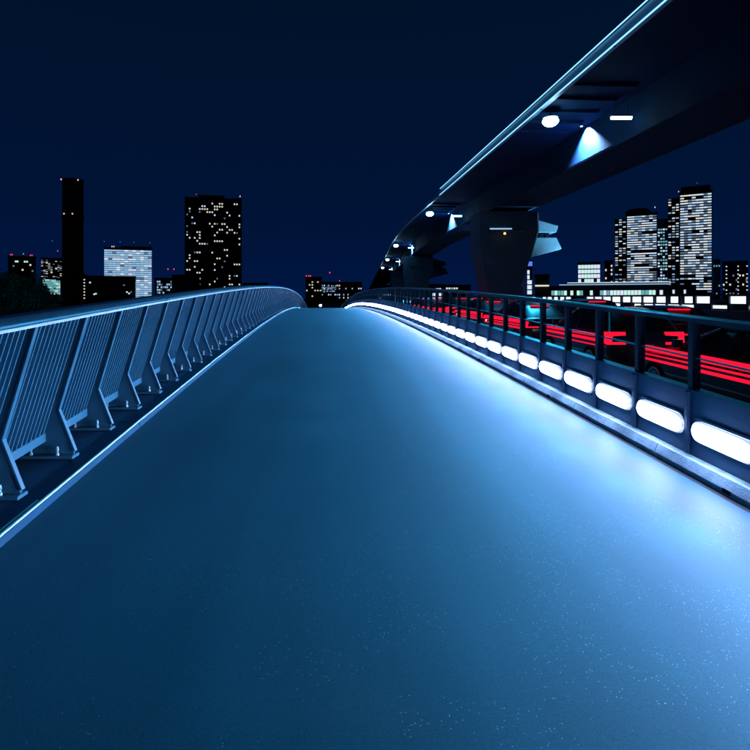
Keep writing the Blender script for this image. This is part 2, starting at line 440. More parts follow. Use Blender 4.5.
def lens_mesh():
    mb = MB(); a = stadium(-0.315, 0.315, 0.232, 0.388); b = stadium(-0.285, 0.285, 0.258, 0.362); n = len(a)
    mb.add([(-0.002,y,z) for y,z in a] + [(-0.030,y,z) for y,z in a] + [(-0.050,y,z) for y,z in b],
           [(i,(i+1)%n,(i+1)%n+n,i+n) for i in range(n)] + [(i+n,(i+1)%n+n,(i+1)%n+2*n,i+2*n) for i in range(n)] + [tuple(range(2*n,3*n))])
    return mb.mesh('lamp_lens', 'lamp')
def bezel_mesh():
    mb = MB(); a = stadium(-0.342, 0.342, 0.207, 0.413); b = stadium(-0.324, 0.324, 0.224, 0.396); n = len(a)
    mb.add([(-0.001,y,z) for y,z in a] + [(-0.014,y,z) for y,z in a] + [(-0.014,y,z) for y,z in b] + [(-0.001,y,z) for y,z in b],
           [(i+k*n,(i+1)%n+k*n,(i+1)%n+(k+1)*n,i+(k+1)*n) for k in range(3) for i in range(n)])
    return mb.mesh('lamp_frame', 'wall_paint')
lens_me, bez_me = lens_mesh(), bezel_mesh()
rib_me = bevel(MB().box(-0.028, -0.001, -0.022, 0.022, 0.105, 0.594).mesh('divider', 'wall_paint'), 0.004, 1)
post_me = bevel(MB().box(0.005, 0.075, -0.028, 0.028, 0.613, 1.135).mesh('post', 'dark_post'), 0.004, 1)
beam = bpy.data.lights.new('lamp_beam', 'AREA'); beam.shape = 'RECTANGLE'; beam.size = 0.10; beam.size_y = 0.56
beam.energy = 38; beam.color = (0.24, 0.54, 0.86); beam.spread = R(62)      # the reflector throws a flat beam across the walkway
for k in range(-4, 118):
    y = YL + P*k
    fr = inst('lamp_frame', bez_me, br, (0, y, zb(y)), (tilt(y), 0, 0))
    inst('lamp_lens', lens_me, fr)
    if -3 <= k < 75:
        o = bpy.data.objects.new('lamp_beam', beam); col.objects.link(o); o.parent = fr
        o.location = (-0.052, 0, 0.31); o.rotation_euler = (0, R(90-5), 0)
    yp = y + P/2
    inst('divider', rib_me, br, (0, yp, zb(yp)))
    inst('post', post_me, br, (0, yp, zb(yp)))
for nm, z0, z1, x0, x1, mt in (('top_rail', 1.136, 1.175, 0.0, 0.08, 'dark_post'), ('middle_rail', 0.850, 0.864, 0.033, 0.047, 'steel')):
    MB().sweep([(x0,z0),(x1,z0),(x1,z1),(x0,z1)], YS, zero, zb).build(nm, mt, br)
MB().sweep([(-0.006,1.1755),(0.086,1.1755),(0.06,1.19),(0.02,1.19)], YS, zero, zb).build('rail_cap', 'rail_paint', br)

# ------------------------------------------------------------------ viaduct
def vo(y):                                     # the line swings away beyond the first pier
    t = y - 50
    if t <= 0: return 0.0
    return 0.0011*t*t if t < 36 else 0.0011*36*36 + 0.0792*(t-36)
VY = [-10 + 4*i for i in range(0, 36)] + [150 + 12*i for i in range(0, 36)]
V0 = (9.5, 0, 7.95)
via = thing('viaduct', 'dark elevated guideway with light strips along its fascia and box girder below', 'viaduct', V0)
def vsw(nm, poly, mat, ys=VY):
    return MB().sweep([(x-V0[0], z-V0[2]) for x, z in poly], ys, vo, zero).build(nm, mat, via)
vsw('deck', [(9.62,9.76),(18.6,9.76),(18.6,10.05),(9.62,10.05)], 'viaduct')
fas = vsw('fascia', [(9.46,9.66),(9.615,9.66),(9.615,10.12),(9.50,10.12)], 'fascia')
vsw('parapet', [(9.62,10.055),(9.80,10.055),(9.80,10.35),(9.70,10.35)], 'viaduct')
brk = MB().box(9.40-V0[0], 9.50-V0[0], -0.03, 0.03, 9.63-V0[2], 9.65-V0[2]).mesh('strip_bracket', 'viaduct')
brk2 = MB().box(9.43-V0[0], 9.55-V0[0], -0.03, 0.03, 10.126-V0[2], 10.146-V0[2]).mesh('strip_bracket', 'viaduct')
for k in range(12):
    for me in (brk, brk2): inst('strip_bracket', me, via, (0, 9.0 + 3*k, 0))
FY = [8 + 4*i for i in range(10)]
vsw('light_strip', [(9.37,9.625),(9.41,9.625),(9.41,9.655),(9.37,9.655)], 'strip', FY)
vsw('light_strip', [(9.41,10.125),(9.445,10.125),(9.445,10.150),(9.41,10.150)], 'strip', FY)
vsw('girder', [(12.7,8.06),(15.1,8.06),(15.1,9.755),(12.702,9.755)], 'viaduct')
vsw('bottom_flange', [(12.42,7.95),(15.35,7.95),(15.35,8.055),(12.42,8.055)], 'viaduct')
for k in range(4):                                  # the light the strips throw sideways on the bridge
    d = bpy.data.lights.new('strip_light', 'AREA'); d.shape = 'RECTANGLE'; d.size = 9.0; d.size_y = 0.03
    d.energy = 200; d.color = (0.02, 0.52, 1.0); d.spread = R(110)
    o = bpy.data.objects.new('strip_light', d); col.objects.link(o); o.parent = via
    dirv = Vector((-10.0, 0, -8.6)).normalized()
    xa = Vector((0, 1, 0)); za = -dirv; ya = za.cross(xa)
    o.rotation_euler = Matrix((xa, ya, za)).transposed().to_euler()
    o.location = (9.365-V0[0], 12.5 + 9.0*k, 9.64-V0[2])
rib_v = MB().prism_y([(9.62-V0[0],9.757-V0[2]),(9.62-V0[0],9.66-V0[2]),(11.6-V0[0],9.60-V0[2]),(12.1-V0[0],9.60-V0[2]),(12.2-V0[0],9.757-V0[2])], -0.06, 0.06).mesh('cross_rib', 'viaduct')
for y in (21.4, 22.9, 24.4, 25.9, 27.4, 48.5, 50.0, 51.5, 53.0):
    inst('cross_rib', rib_v, via, (vo(y), y, 0))
def pier(y, label):
    x = vo(y) + 13.2
    p = thing('viaduct_pier', label, 'pier', (x, y, -9.3), 'piers of the viaduct')
    def pr(nm, poly, y0, y1, w=0.12):
        me = MB().prism_y([(a-13.2, b+9.3) for a, b in poly], y0, y1).mesh(nm, 'pier')
        return inst(nm, bevel(me, w, 2), p)
    pr('column', [(12.25,-9.3),(13.75,-9.3),(14.0,1.7),(15.5,6.25),(15.45,7.7),(11.3,7.7),(11.3,5.0),(12.0,1.7)], -1.5, 1.2)
    pr('rear_arm', [(14.6,4.25),(18.25,5.25),(17.85,6.12),(15.6,6.12),(14.6,6.1)], 1.25, 3.4, 0.05)
    pr('rear_leg', [(13.3,-9.3),(15.65,-9.3),(15.65,4.0),(13.9,4.0)], 2.0, 3.4, 0.05)
    pr('upper_arm', [(14.7,6.5),(17.85,6.5),(18.0,7.0),(15.9,7.6),(14.7,7.9)], 1.25, 3.2, 0.05)
    for i in range(4): pr('bearing', [(15.9+0.42*i,6.14),(16.2+0.42*i,6.14),(16.2+0.42*i,6.44),(15.9+0.42*i,6.44)], 1.6, 3.0, 0.03)
    for i in range(3): pr('girder_bearing', [(12.6+0.9*i,7.72),(13.2+0.9*i,7.72),(13.2+0.9*i,7.94),(12.6+0.9*i,7.94)], -0.6, 0.6, 0.03)
    pr('ledge', [(11.85,6.22),(14.45,6.22),(14.45,6.34),(11.85,6.34)], -1.9, -1.502, 0.03)
    return p
pier(41.0, 'flared concrete pier where the bright fascia strips end, lamp ledge on its face')
pier(84.0, 'slimmer looking second pier further down the guideway behind the flared one')
pier(127.0, 'third pier far down the guideway, partly hidden by the second pier')

def lamp_light(parent, kind, energy, loc, color=(0.5,0.8,1.0), size=0.2, rot=(0,0,0), spot=None, blend=0.4):
    d = bpy.data.lights.new('lamp_light', kind); d.energy = energy; d.color = color
    if kind in ('POINT', 'SPOT'): d.shadow_soft_size = size
    if spot: d.spot_size = R(spot); d.spot_blend = blend
    o = bpy.data.objects.new('lamp_light', d); col.objects.link(o); o.parent = parent
    o.location = loc; o.rotation_euler = rot; return o

# flood lamps at the soffit, a tube luminaire and a wall washer beside each
where = ['before the first pier', 'just past the first pier', 'above the second pier', 'past the second pier', 'past the third pier']
for i, y in enumerate((24.3, 51.0, 82.0, 112.0, 142.0)):
    dx = vo(y)
    t = thing('flood_lamp', 'round white flood lamp under the guideway edge ' + where[i], 'flood lamp', (10.0+dx, y, 9.757), 'flood lamps under the viaduct')
    MB().tube((0,0,-0.001), (0,0,-0.30), 0.03).build('stem', 'dark_post', t)
    MB().lathe([(0.10,-0.26),(0.16,-0.30),(0.26,-0.36),(0.33,-0.40)], n=14).build('reflector', 'dark_post', t, smooth=40)
    MB().lathe([(0.26,-0.402),(0.33,-0.50),(0.33,-0.58),(0.26,-0.68),(0.14,-0.75),(0.03,-0.77)], n=14).build('lens', 'flood', t, smooth=60)
    d = Vector((-9.5, -5.0, -9.0)).to_track_quat('-Z', 'Y').to_euler()       # turned on the bridge walkway
    lamp_light(t, 'SPOT', 6000 if i == 0 else 22000, (-0.25,-0.25,-0.80), color=(0.02,0.52,1.0), size=0.9, rot=d, spot=104, blend=0.8)
    y2 = y - 2.0; dx = vo(y2)
    t = thing('tube_luminaire', 'slim white tube light hung beside the box girder ' + where[i], 'tube light', (12.0+dx, y2, 9.35), 'tube lights under the viaduct')
    for s in (-0.26, 0.26): MB().tube((s,0,0.08), (s,0,-0.52), 0.015).build('hanger', 'dark_post', t)
    MB().box(-0.42,0.42,-0.08,0.08,-0.58,-0.521).build('housing', 'dark_post', t)
    MB().prism_x([(-0.07,-0.582),(0.07,-0.582),(0.07,-0.64),(0.03,-0.69),(-0.03,-0.69),(-0.07,-0.64)], -0.40, 0.40).build('lens', 'tube', t)
    y3 = y + 2.3 + 0.8*i; dx = vo(y3)
    t = thing('wall_washer', 'small spotlight washing the girder web ' + where[i], 'spotlight', (12.42+dx, y3, 9.74), 'spotlights on the girder web')
    MB().box(-0.03,0.275,-0.04,0.04,-0.02,0.02).build('bracket', 'dark_post', t)
    MB().lathe([(0.05,0.01),(0.07,0.0),(0.07,-0.03)], n=12).build('housing', 'dark_post', t, smooth=40)
    MB().lathe([(0.06,-0.034),(0.05,-0.045)], n=12).build('lens', 'tube', t)
    lamp_light(t, 'SPOT', 20000, (0,0,-0.05), color=(0.34,0.56,1.0), size=0.03, rot=(0, R(-22), 0), spot=118, blend=0.65)

# light fitting on the pier ledge, beacon lamp
t = thing('ledge_light', 'flat pale light fitting along the ledge of the flared pier', 'light fitting', (13.1, 39.3, 6.342))
MB().box(-1.25,0.35,-0.13,0.12,0.0,0.05).build('housing', 'dark_post', t)
MB().box(-1.22,0.32,-0.16,-0.131,-0.02,0.10).build('lens', 'win_sky', t)
t = thing('ledge_beacon', 'tiny amber lamp below the pale fitting on the flared pier', 'beacon', (12.9, 39.10, 6.05))
MB().box(-0.06,0.06,0.0,0.39,-0.04,0.04).build('bracket', 'dark_post', t)
MB().lathe([(0.05,-0.06),(0.09,0.0),(0.05,0.07)], n=10).build('lens', 'amber', t)
# floodlight standing on the quay, turned on the rear arm of the pier
t = thing('quay_floodlight', 'floodlight on a short mast at the quay edge, aimed at the flared pier', 'floodlight', (21.2, 39.6, 0.25))
MB().tube((0,0,0), (0,0,1.1), 0.05).build('mast', 'dark_post', t)
MB().box(-0.16,0.16,-0.16,0.16,1.1,1.34).build('housing', 'dark_post', t)
MB().box(-0.17,-0.161,-0.13,0.13,1.13,1.31).build('lens', 'tube', t)
d = (Vector((16.0,43.0,6.0)) - Vector((21.0,39.6,1.5))).to_track_quat('-Z','Y').to_euler()
lamp_light(t, 'SPOT', 14000, (-0.25,0,1.22), color=(0.35,0.72,1.0), size=0.1, rot=d, spot=62, blend=0.3)

# ------------------------------------------------------------------ lit parapet of the quay road
qp = thing('quay_parapet', 'dark parapet with a row of white glow panels added for headlamp streaks along the quay road', 'parapet', (20.4, 0, 0.25))
MB().box(0.0,0.4,5,150,-6.0,0.66).build('wall', 'pier', qp)
MB().box(-0.05,0.25,5,150,1.42,1.50).build('top_rail', 'dark_post', qp)
QS = 1.25
pm = MB().box(0.0,0.2,-0.07,0.07,0.661,1.419).mesh('post', 'dark_post')
lm = bevel(MB().box(0.06,0.12,-0.53,0.53,1.02,1.38).mesh('headlamp_glow_panel', 'far_headlamp_glow'), 0.012, 1)  # glowing panels added in place of headlamp streaks between the posts
lm2 = MB().box(0.06,0.12,-0.53,0.53,0.76,0.92).mesh('headlamp_glow_panel', 'far_headlamp_glow')
random.seed(3)
for k in range(110):
    y = 8.0 + QS*k
    inst('post', pm, qp, (0, y, 0))
    for me, pr in ((lm, 0.95), (lm2, 0.7)):
        if random.random() < pr:
            o = inst('headlamp_glow_panel', me, qp, (0, y+QS/2, 0)); o.scale = (1, random.choice((1, 1, 1, 0.8, 0.55)), 1)

# ------------------------------------------------------------------ cars queueing on the bridge road
def loft(sections, n_cap=True):
    mb = MB(); n = len(sections[0]); vs = [p for s in sections for p in s]; fs = []
    for k in range(len(sections)-1):
        for i in range(n): fs.append((k*n+i, k*n+(i+1)%n, (k+1)*n+(i+1)%n, (k+1)*n+i))
    fs += [tuple(reversed(range(n))), tuple(range((len(sections)-1)*n, len(sections)*n))]
    return mb.add(vs, fs)
def body_section(y, w, zb_, zt, zs):
    """lower body: sill, bulging shoulder line, crowned top"""
    half = [(w*0.90, zb_), (w*0.98, zb_+0.10), (w, (zb_+zs)/2+0.04), (w*0.985, zs), (w*0.90, zt-0.015), (w*0.45, zt)]
    return [(x, y, z) for x, z in half] + [(-x, y, z) for x, z in reversed(half)]
def cabin_section(y, w0, w1, z0, z1):
    half = [(w0, z0), (w0*0.985, z0+(z1-z0)*0.15), (w1*1.03, z0+(z1-z0)*0.80), (w1*0.92, z1-0.012), (w1*0.5, z1)]
    return [(x, y, z) for x, z in half] + [(-x, y, z) for x, z in reversed(half)]
def make_car(kind, paint):
    """kind: 'saloon', 'hatchback' or 'van'; tail towards -y; y = 0 at the rear bumper"""
    c = thing('car', '', 'car')
    if kind == 'saloon':
        ln, H = 4.5, 1.42
        secs = [(0.0,.80,.34,.86,.72),(0.05,.85,.24,.98,.80),(0.75,.875,.20,1.00,.84),(2.2,.885,.19,.95,.84),(3.2,.88,.19,.93,.80),(4.0,.86,.20,.83,.70),(4.38,.80,.22,.70,.58),(4.5,.70,.30,.60,.50)]
        cab = [(0.55,.74,.62,.97,1.00),(1.15,.78,.58,.965,1.36),(1.7,.79,.585,.955,1.42),(2.3,.79,.58,.94,1.40),(3.25,.77,.66,.915,.94)]
        tz = (0.70,0.90)
    elif kind == 'hatchback':
        ln, H = 3.95, 1.50
        secs = [(0.0,.79,.32,.90,.72),(0.06,.835,.23,1.00,.80),(0.7,.855,.20,1.01,.84),(2.0,.86,.19,.97,.84),(2.9,.855,.19,.95,.80),(3.55,.83,.20,.85,.70),(3.85,.78,.22,.70,.58),(3.95,.66,.30,.60,.50)]
        cab = [(0.08,.77,.66,.97,1.00),(0.42,.77,.60,.965,1.44),(1.2,.78,.60,.965,1.50),(1.9,.78,.59,.95,1.47),(2.95,.76,.66,.925,.95)]
        tz = (0.72,1.00)
    else:
        ln, H = 4.4, 1.86
        secs = [(0.0,.82,.34,.98,.76),(0.05,.84,.24,1.06,.84),(0.7,.85,.20,1.06,.88),(2.2,.855,.19,1.04,.88),(3.4,.85,.19,1.02,.86),(3.95,.83,.20,.96,.76),(4.3,.80,.22,.80,.62),(4.4,.70,.30,.66,.52)]
        cab = [(0.06,.80,.74,1.02,1.05),(0.22,.80,.70,1.03,1.80),(1.2,.81,.71,1.03,1.86),(2.6,.81,.69,1.02,1.83),(3.9,.78,.68,.97,1.00)]
        tz = (0.80,1.24)
    body = loft([body_section(*s) for s in secs]).build('body', paint, c, smooth=32)
    glass = loft([cabin_section(*s) for s in cab]).build('cabin_glass', 'glass_dark', c, smooth=40)
    # roof skin and pillars over the glass
    s0, s1, s2 = cab[1], cab[2], cab[3]
    mb = MB()
    def roof_sec(s, grow=0.008):
        y, w0, w1, z0, z1 = s; return [(w1*1.0, y, z1-0.05), (w1*0.95, y, z1+grow-0.01), (w1*0.5, y, z1+grow), (-w1*0.5, y, z1+grow), (-w1*0.95, y, z1+grow-0.01), (-w1*1.0, y, z1-0.05)]
    loft([roof_sec(s) for s in (s0, s1, s2)]).build('roof', paint, c, smooth=40)
    for s in (-1, 1):
        for (ya, wa, za), (yb, wb, zb2) in (((cab[0][0]+0.02, cab[0][1]*1.0, cab[0][3]), (cab[1][0], cab[1][2]*1.02, cab[1][4]-0.04)),
                                          ((cab[4][0]-0.03, cab[4][1]*1.0, cab[4][3]), (cab[3][0], cab[3][2]*1.02, cab[3][4]-0.04)),
                                          ((ln*0.42, cab[2][1]*1.005, cab[2][3]), (ln*0.42, cab[2][2]*1.03, cab[2][4]-0.05))):
            MB().tube((s*wa, ya, za), (s*wb, yb, zb2), 0.045, 0.035, 6).build('pillar', paint, c)
        # tail lamp wraps the corner
        z0, z1 = tz
        yt = -0.006
        MB().prism_x([(yt,z0),(0.24,z0+0.03),(0.20,z1-0.01),(yt+0.03,z1)], s*0.44 if s > 0 else -0.862, 0.862 if s > 0 else s*0.44).build('tail_light', 'tail', c)
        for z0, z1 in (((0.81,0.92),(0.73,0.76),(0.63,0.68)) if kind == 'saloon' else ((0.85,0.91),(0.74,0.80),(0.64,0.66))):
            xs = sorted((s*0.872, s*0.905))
            MB().prism_x([(0.22,z0+0.015),(ln*0.5,z0),(ln-0.30,z0-0.01),(ln-0.34,z1-0.03),(ln*0.5,z1),(0.22,z1+0.015)], *xs).build('added_glow_strip', 'tail', c)  # glow strips added to carry the red band of traffic light along the lane
        MB().box(s*0.62-0.14, s*0.62+0.14, ln-0.19, ln-0.06, 0.58, 0.70).build('headlight', 'head', c)
        MB().box(*(sorted((s*0.86, s*1.0))), ln*0.64, ln*0.64+0.10, 0.98, 1.12).build('mirror', paint, c)
        for yw in (0.78, ln-0.82):
            w = MB().lathe([(0.20,-0.09),(0.30,-0.10),(0.315,-0.07),(0.315,0.07),(0.30,0.10),(0.20,0.09)], (s*0.79, yw, 0.315), 'x', 18).build('wheel', 'tyre', c, smooth=40)
            MB().lathe([(0.05,0.085),(0.07,0.10),(0.15,0.088),(0.20,0.098),(0.205,0.085)] if s > 0 else [(0.205,-0.085),(0.20,-0.098),(0.15,-0.088),(0.07,-0.10),(0.05,-0.085)], (s*0.79, yw, 0.315), 'x', 14).build('rim', 'rim', w, smooth=40)
    MB().box(-0.42,0.42,-0.02,0.05,0.32,0.50).build('bumper', 'dark_post', c)
    MB().box(-0.17,0.17,-0.025,-0.006,0.56,0.72).build('number_plate', 'plate_white', c)
    MB().box(-0.30,0.30,cab[1][0]-0.10,cab[1][0]-0.02,cab[1][4]-0.045,cab[1][4]-0.01).build('brake_light', 'tail', c)
    return c
def copy_tree(o, parent=None):
    c = o.copy(); col.objects.link(c)
    if parent: c.parent = parent
    for ch in list(o.children): copy_tree(ch, c)
    return c
def paint(name, c):
    m = principled(name, c, 0.28, 0.0, 0.5, 1.0); m.node_tree.nodes['Principled BSDF'].inputs['Coat Roughness'].default_value = 0.04
    return m
reds = {'maroon': paint('maroon_car_paint', (0.07,0.004,0.008)), 'black': paint('black_car_paint', (0.008,0.009,0.012)), 'charcoal': paint('charcoal_car_paint', (0.022,0.025,0.03))}
protos = {}
order_a = [('saloon','black'),('hatchback','charcoal'),('saloon','maroon'),('saloon','black'),('hatchback','black'),('saloon','charcoal'),('hatchback','maroon'),('saloon','black'),('saloon','charcoal'),('hatchback','black'),('saloon','maroon'),('saloon','black')]
order_b = [('hatchback','black'),('saloon','black'),('hatchback','charcoal'),('saloon','charcoal'),('saloon','black'),('hatchback','maroon'),('saloon','charcoal'),('saloon','black'),('hatchback','charcoal'),('saloon','black')]
length = {'saloon':4.5,'hatchback':3.95,'van':4.4}
NTH = ['last car'] + [w + ' from the tail' for w in ('second', 'third', 'fourth', 'fifth', 'sixth', 'seventh', 'eighth', 'ninth', 'tenth', 'eleventh', 'twelfth')]
def queue(order, x, y, lane_name):
    for n, (kind, colour) in enumerate(order):
        key = (kind, colour)
        if key not in protos:
            protos[key] = make_car(kind, reds[colour]); o = protos[key]
        else:
            o = copy_tree(protos[key])
        o.location = (x + random.uniform(-0.12, 0.12), y, zb(y) - 0.746); o.rotation_euler = (tilt(y+2), 0, R(random.uniform(-0.6, 0.6)))
        o['label'] = f'{colour} {kind} with added red glow strips, {NTH[n]} in {lane_name}'
        o['group'] = f'cars queueing in {lane_name}'
        y += length[kind] + random.uniform(0.6, 1.0)
random.seed(11)
queue(order_a, 7.25, 7.0, 'inner lane')
queue(order_b, 10.1, 9.9, 'far kerb lane')

# ------------------------------------------------------------------ bollard lamp on the falling side of the walkway
t = thing('bollard_lamp', 'small bollard with a bright white head beyond the crest of the walkway', 'bollard', (0.05, 66, zb(66)))
MB().lathe([(0.11,0.0),(0.09,0.03),(0.07,0.05),(0.07,0.62)], n=12).build('stem', 'rail_paint', t, smooth=40)
MB().lathe([(0.06,0.62),(0.11,0.66),(0.135,0.74),(0.11,0.82),(0.06,0.86)], n=12).build('lens', 'flood', t, smooth=40)
MB().lathe([(0.15,0.862),(0.15,0.88),(0.06,0.93),(0.01,0.94)], n=12).build('cap', 'rail_paint', t, smooth=40)

# ------------------------------------------------------------------ city
def px(x, Y): return (x - 320) * Y / F
def pz(y, Y): return EYE + (298 - y) * Y / F
WIN = {}
def win_mesh(w, h, mat):
    k = (round(w,2), round(h,2), mat)
    if k not in WIN: WIN[k] = MB().box(-w/2, w/2, -0.05, 0.12, -h/2, h/2).mesh('window', mat)
    return WIN[k]
def block(name, label, cat, x0, x1, ytop, Y, depth, mat='bldg', base=-3.0, group=None, crown=True):
    X0, X1, Z1 = px(x0, Y), px(x1, Y), pz(ytop, Y)
    b = thing(name, label, cat, ((X0+X1)/2, Y, base), group)
    th = math.atan2((X0+X1)/2, Y); b.rotation_euler = (0, 0, -th)      # fronts turned to the bridge
    w = (X1 - X0) * math.cos(th)
    MB().box(-w/2, w/2, 0, depth, 0, Z1-base).build('wall', mat, b)
    if crown:
        MB().box(-w/2-0.25, w/2+0.25, -0.25, depth+0.25, Z1-base+0.01, Z1-base+0.9).build('roof_parapet', mat, b)
    b['w'] = w; b['h'] = Z1-base; b['Y'] = Y
    return b
def lit(b, x, z, w, h, mat, face=-0.06, nm='window'):
    return inst(nm, win_mesh(w, h, mat), b, (x, face, z))
def grid(b, cols, rows, fw, fh, prob, mats, z0=0.0, z1=1.0, x0=0.0, x1=1.0, seed=1, individual=True, runs=0.0):
    """lit windows of a facade, cols x rows between the given shares of its face"""
    random.seed(seed)
    W, H = b['w'], b['h']
    cw, ch = W*(x1-x0)/cols, H*(z1-z0)/rows
    far = {}
    on = False
    for r in range(rows):
        rowp = prob * random.uniform(0.6, 1.4)
        for c in range(cols):
            on = (random.random() < rowp) if random.random() > runs else on
            if not on: continue
            m = random.choices([a for a, _ in mats], [q for _, q in mats])[0]
            x = -W/2 + W*x0 + cw*(c+0.5); z = H*z0 + ch*(r+0.5)
            if individual: lit(b, x, z, cw*fw, ch*fh, m)
            else: far.setdefault(m, MB()).box(x-cw*fw/2, x+cw*fw/2, -0.11, 0.05, z-ch*fh/2, z+ch*fh/2)
    for m, mb in far.items(): stuff(mb.build('windows', m, b))
def beacon(b, dx, z, mat='beacon', s=0.9, y=0.0):
    o = MB().lathe([(s*0.2,-s),(s*0.5,-s*0.4),(s*0.5,s*0.4),(s*0.2,s*0.6)], n=8).build('beacon', mat, b); o.location = (dx, y, z)
    m = MB().tube((0,0,-s-2.0), (0,0,-s), 0.12).build('mast', 'bldg_black', o)

# chimney
Yc = 350
ch = thing('chimney', 'tall black chimney with pairs of pink warning lights', 'chimney', (px(73,Yc), Yc, -3))
hc = pz(180, Yc) + 3
MB().lathe([(6.6,0),(6.3,hc*0.5),(6.1,hc-1.2),(6.4,hc-1.1),(6.4,hc)], n=28).build('shaft', 'bldg_black', ch, smooth=40)
MB().lathe([(6.9,hc*0.70),(6.9,hc*0.70+0.5)], n=28).build('gallery', 'bldg_black', ch)
for dx, z in ((-5.2,hc-0.6),(5.2,hc-1.0),(-2.6,hc*0.70+1.4),(2.6,hc*0.70+1.4)):
    o = MB().lathe([(0.15,-0.45),(0.42,-0.2),(0.42,0.25),(0.15,0.45)], n=8).build('beacon', 'beacon', ch); o.location = (dx, -math.sqrt(max(0,6.9**2-dx*dx))-0.3, z)

# residential tower
b = block('residential_tower', 'broad dark residential tower with scattered warm lit windows', 'tower', 185, 242, 199, 450, 30, 'bldg_black')
grid(b, 22, 33, 0.55, 0.5, 0.17, [('win_warm',5),('win_cool',3),('win_dim',3)], 0.06, 0.97, 0.02, 0.98, 5, True, 0.25)
beacon(b, -b['w']*0.30, b['h']+3.4, 'beacon_red', 0.5); beacon(b, b['w']*0.47, b['h']+3.0, 'beacon', 0.8)
MB().box(-12, 9, 6, 20, b['h']+0.92, b['h']+4).build('plant_room', 'bldg_black', b)

# bright office
b = block('office_building', 'fully lit pale blue office block with rooftop masts', 'office block', 104.5, 152, 249, 420, 24, 'bldg')
grid(b, 12, 23, 0.97, 0.74, 1.5, [('win_sky',8),('win_blue',3),('win_cool',2),('win_dim',1)], 0.10, 0.985, 0.0, 1.0, 8, True, 0.3)
MB().box(-b['w']*0.16, b['w']*0.5, 4, 18, b['h']+0.92, b['h']+2.6).build('plant_room', 'bldg_teal', b)
for dx in (-0.5, -0.17, 0.12, 0.46): beacon(b, b['w']*dx, b['h']+5.2, 'win_dim', 0.5)
for dx in (-0.34, -0.30): beacon(b, b['w']*dx, b['h']+1.6, 'beacon', 0.7)
# low black block in front
b = block('warehouse', 'low black warehouse in front of the lit office block', 'warehouse', 84, 136, 277.5, 300, 20, 'bldg_black')
for fx, fz, m in ((-0.38,0.82,'win_cool'),(-0.30,0.42,'win_cool'),(-0.27,0.44,'win_cool'),(0.27,0.74,'win_dim'),(0.33,0.50,'win_cool'),(0.37,0.45,'win_cool'),(0.41,0.50,'win_dim')):
    lit(b, b['w']*fx, b['h']*fz, 0.9, 0.7, m)
# narrow lit stair tower beside it
b = block('stair_tower', 'narrow dark stair tower with one column of small lights beside the chimney', 'stair tower', 82.2, 86.4, 276, 290, 4, 'bldg_black')
for i in range(7): lit(b, 0, b['h']*(0.28+0.10*i), 0.7, 0.55, 'win_warm')
# blocks between chimney and trees
b = block('apartment_block', 'apartment block with teal lit storeys beside the chimney', 'apartment block', 41, 62, 259, 400, 18, 'bldg_black')
grid(b, 9, 20, 0.85, 0.62, 0.30, [('win_warm',3),('win_dim',2)], 0.56, 0.98, 0, 1, 21, True, 0.3)
grid(b, 8, 14, 0.95, 0.8, 0.82, [('win_teal',5),('win_mint',3)], 0.22, 0.55, 0.08, 0.92, 22, True, 0.3)
beacon(b, 4, b['h']+6, 'beacon_red', 0.6); beacon(b, 0.5, b['h']+13, 'win_dim', 0.5)
b = block('apartment_block', 'far apartment block with a few mint windows and red roof lights', 'apartment block', 8, 36, 257, 520, 18, 'bldg_black')
for fx, fz, m in ((-0.22,0.90,'win_mint'),(-0.16,0.90,'win_mint'),(0.10,0.90,'win_mint'),(0.18,0.90,'win_mint'),(-0.3,0.8,'win_dim'),(0.02,0.72,'win_warm'),(0.3,0.83,'win_warm'),(0.38,0.7,'win_dim')):
    lit(b, b['w']*fx, b['h']*fz, 1.5, 1.5, m)
for dx in (-0.4,-0.35,0.3,0.36): beacon(b, b['w']*dx, b['h']+2.0, 'beacon_red', 0.8)
beacon(b, b['w']*0.05, b['h']+3.0, 'beacon', 0.6)
# low blocks between the office and the tower
b = block('office_building', 'small low office with cool lit storeys next to the pale blue office', 'office block', 155, 172, 279, 390, 12, 'bldg_black')
grid(b, 8, 6, 0.8, 0.6, 0.6, [('win_sky',3),('win_dim',2)], 0.3, 0.95, 0.1, 1, 31)
beacon(b, 3, b['h']+7, 'beacon_red', 0.7); beacon(b, 7, b['h']+7, 'beacon_red', 0.7)
b = block('low_block', 'low unlit block at the foot of the residential tower', 'building', 172, 200, 276, 380, 16, 'bldg_black')
b = block('low_block', 'low block with few lights beyond the residential tower', 'building', 243, 268, 284, 430, 16, 'bldg_black')
grid(b, 9, 4, 0.5, 0.5, 0.22, [('win_warm',1),('win_dim',2)], 0.3, 0.95, 0, 1, 32)
b = block('low_block', 'dark block with red roof lights beyond the walkway crest', 'building', 305.5, 322, 278, 400, 14, 'bldg_black')
grid(b, 6, 7, 0.5, 0.4, 0.26, [('win_warm',2),('win_cool',1)], 0.15, 0.9, 0, 1, 33)
for dx in (-0.45,-0.30,-0.2): beacon(b, b['w']*dx, b['h']+1.5, 'beacon_red', 0.7)
b = block('low_block', 'wide dark block with a band of blue lights beyond the crest', 'building', 319, 362, 283, 480, 14, 'bldg_black')
grid(b, 16, 4, 0.85, 0.6, 0.75, [('win_dim',4),('win_blue',1)], 0.55, 0.9, 0.02, 0.40, 34)
grid(b, 20, 5, 0.5, 0.45, 0.18, [('win_warm',1),('win_blue',2),('win_cool',1)], 0.2, 0.95, 0.0, 1.0, 35)
beacon(b, -b['w']*0.25, b['h']+9, 'beacon_red', 0.9); beacon(b, -b['w']*0.02, b['h']+2, 'beacon_red', 0.7)
b = block('low_block', 'long low building with blue lights under the far guideway', 'building', 372, 470, 286, 420, 14, 'bldg_black')
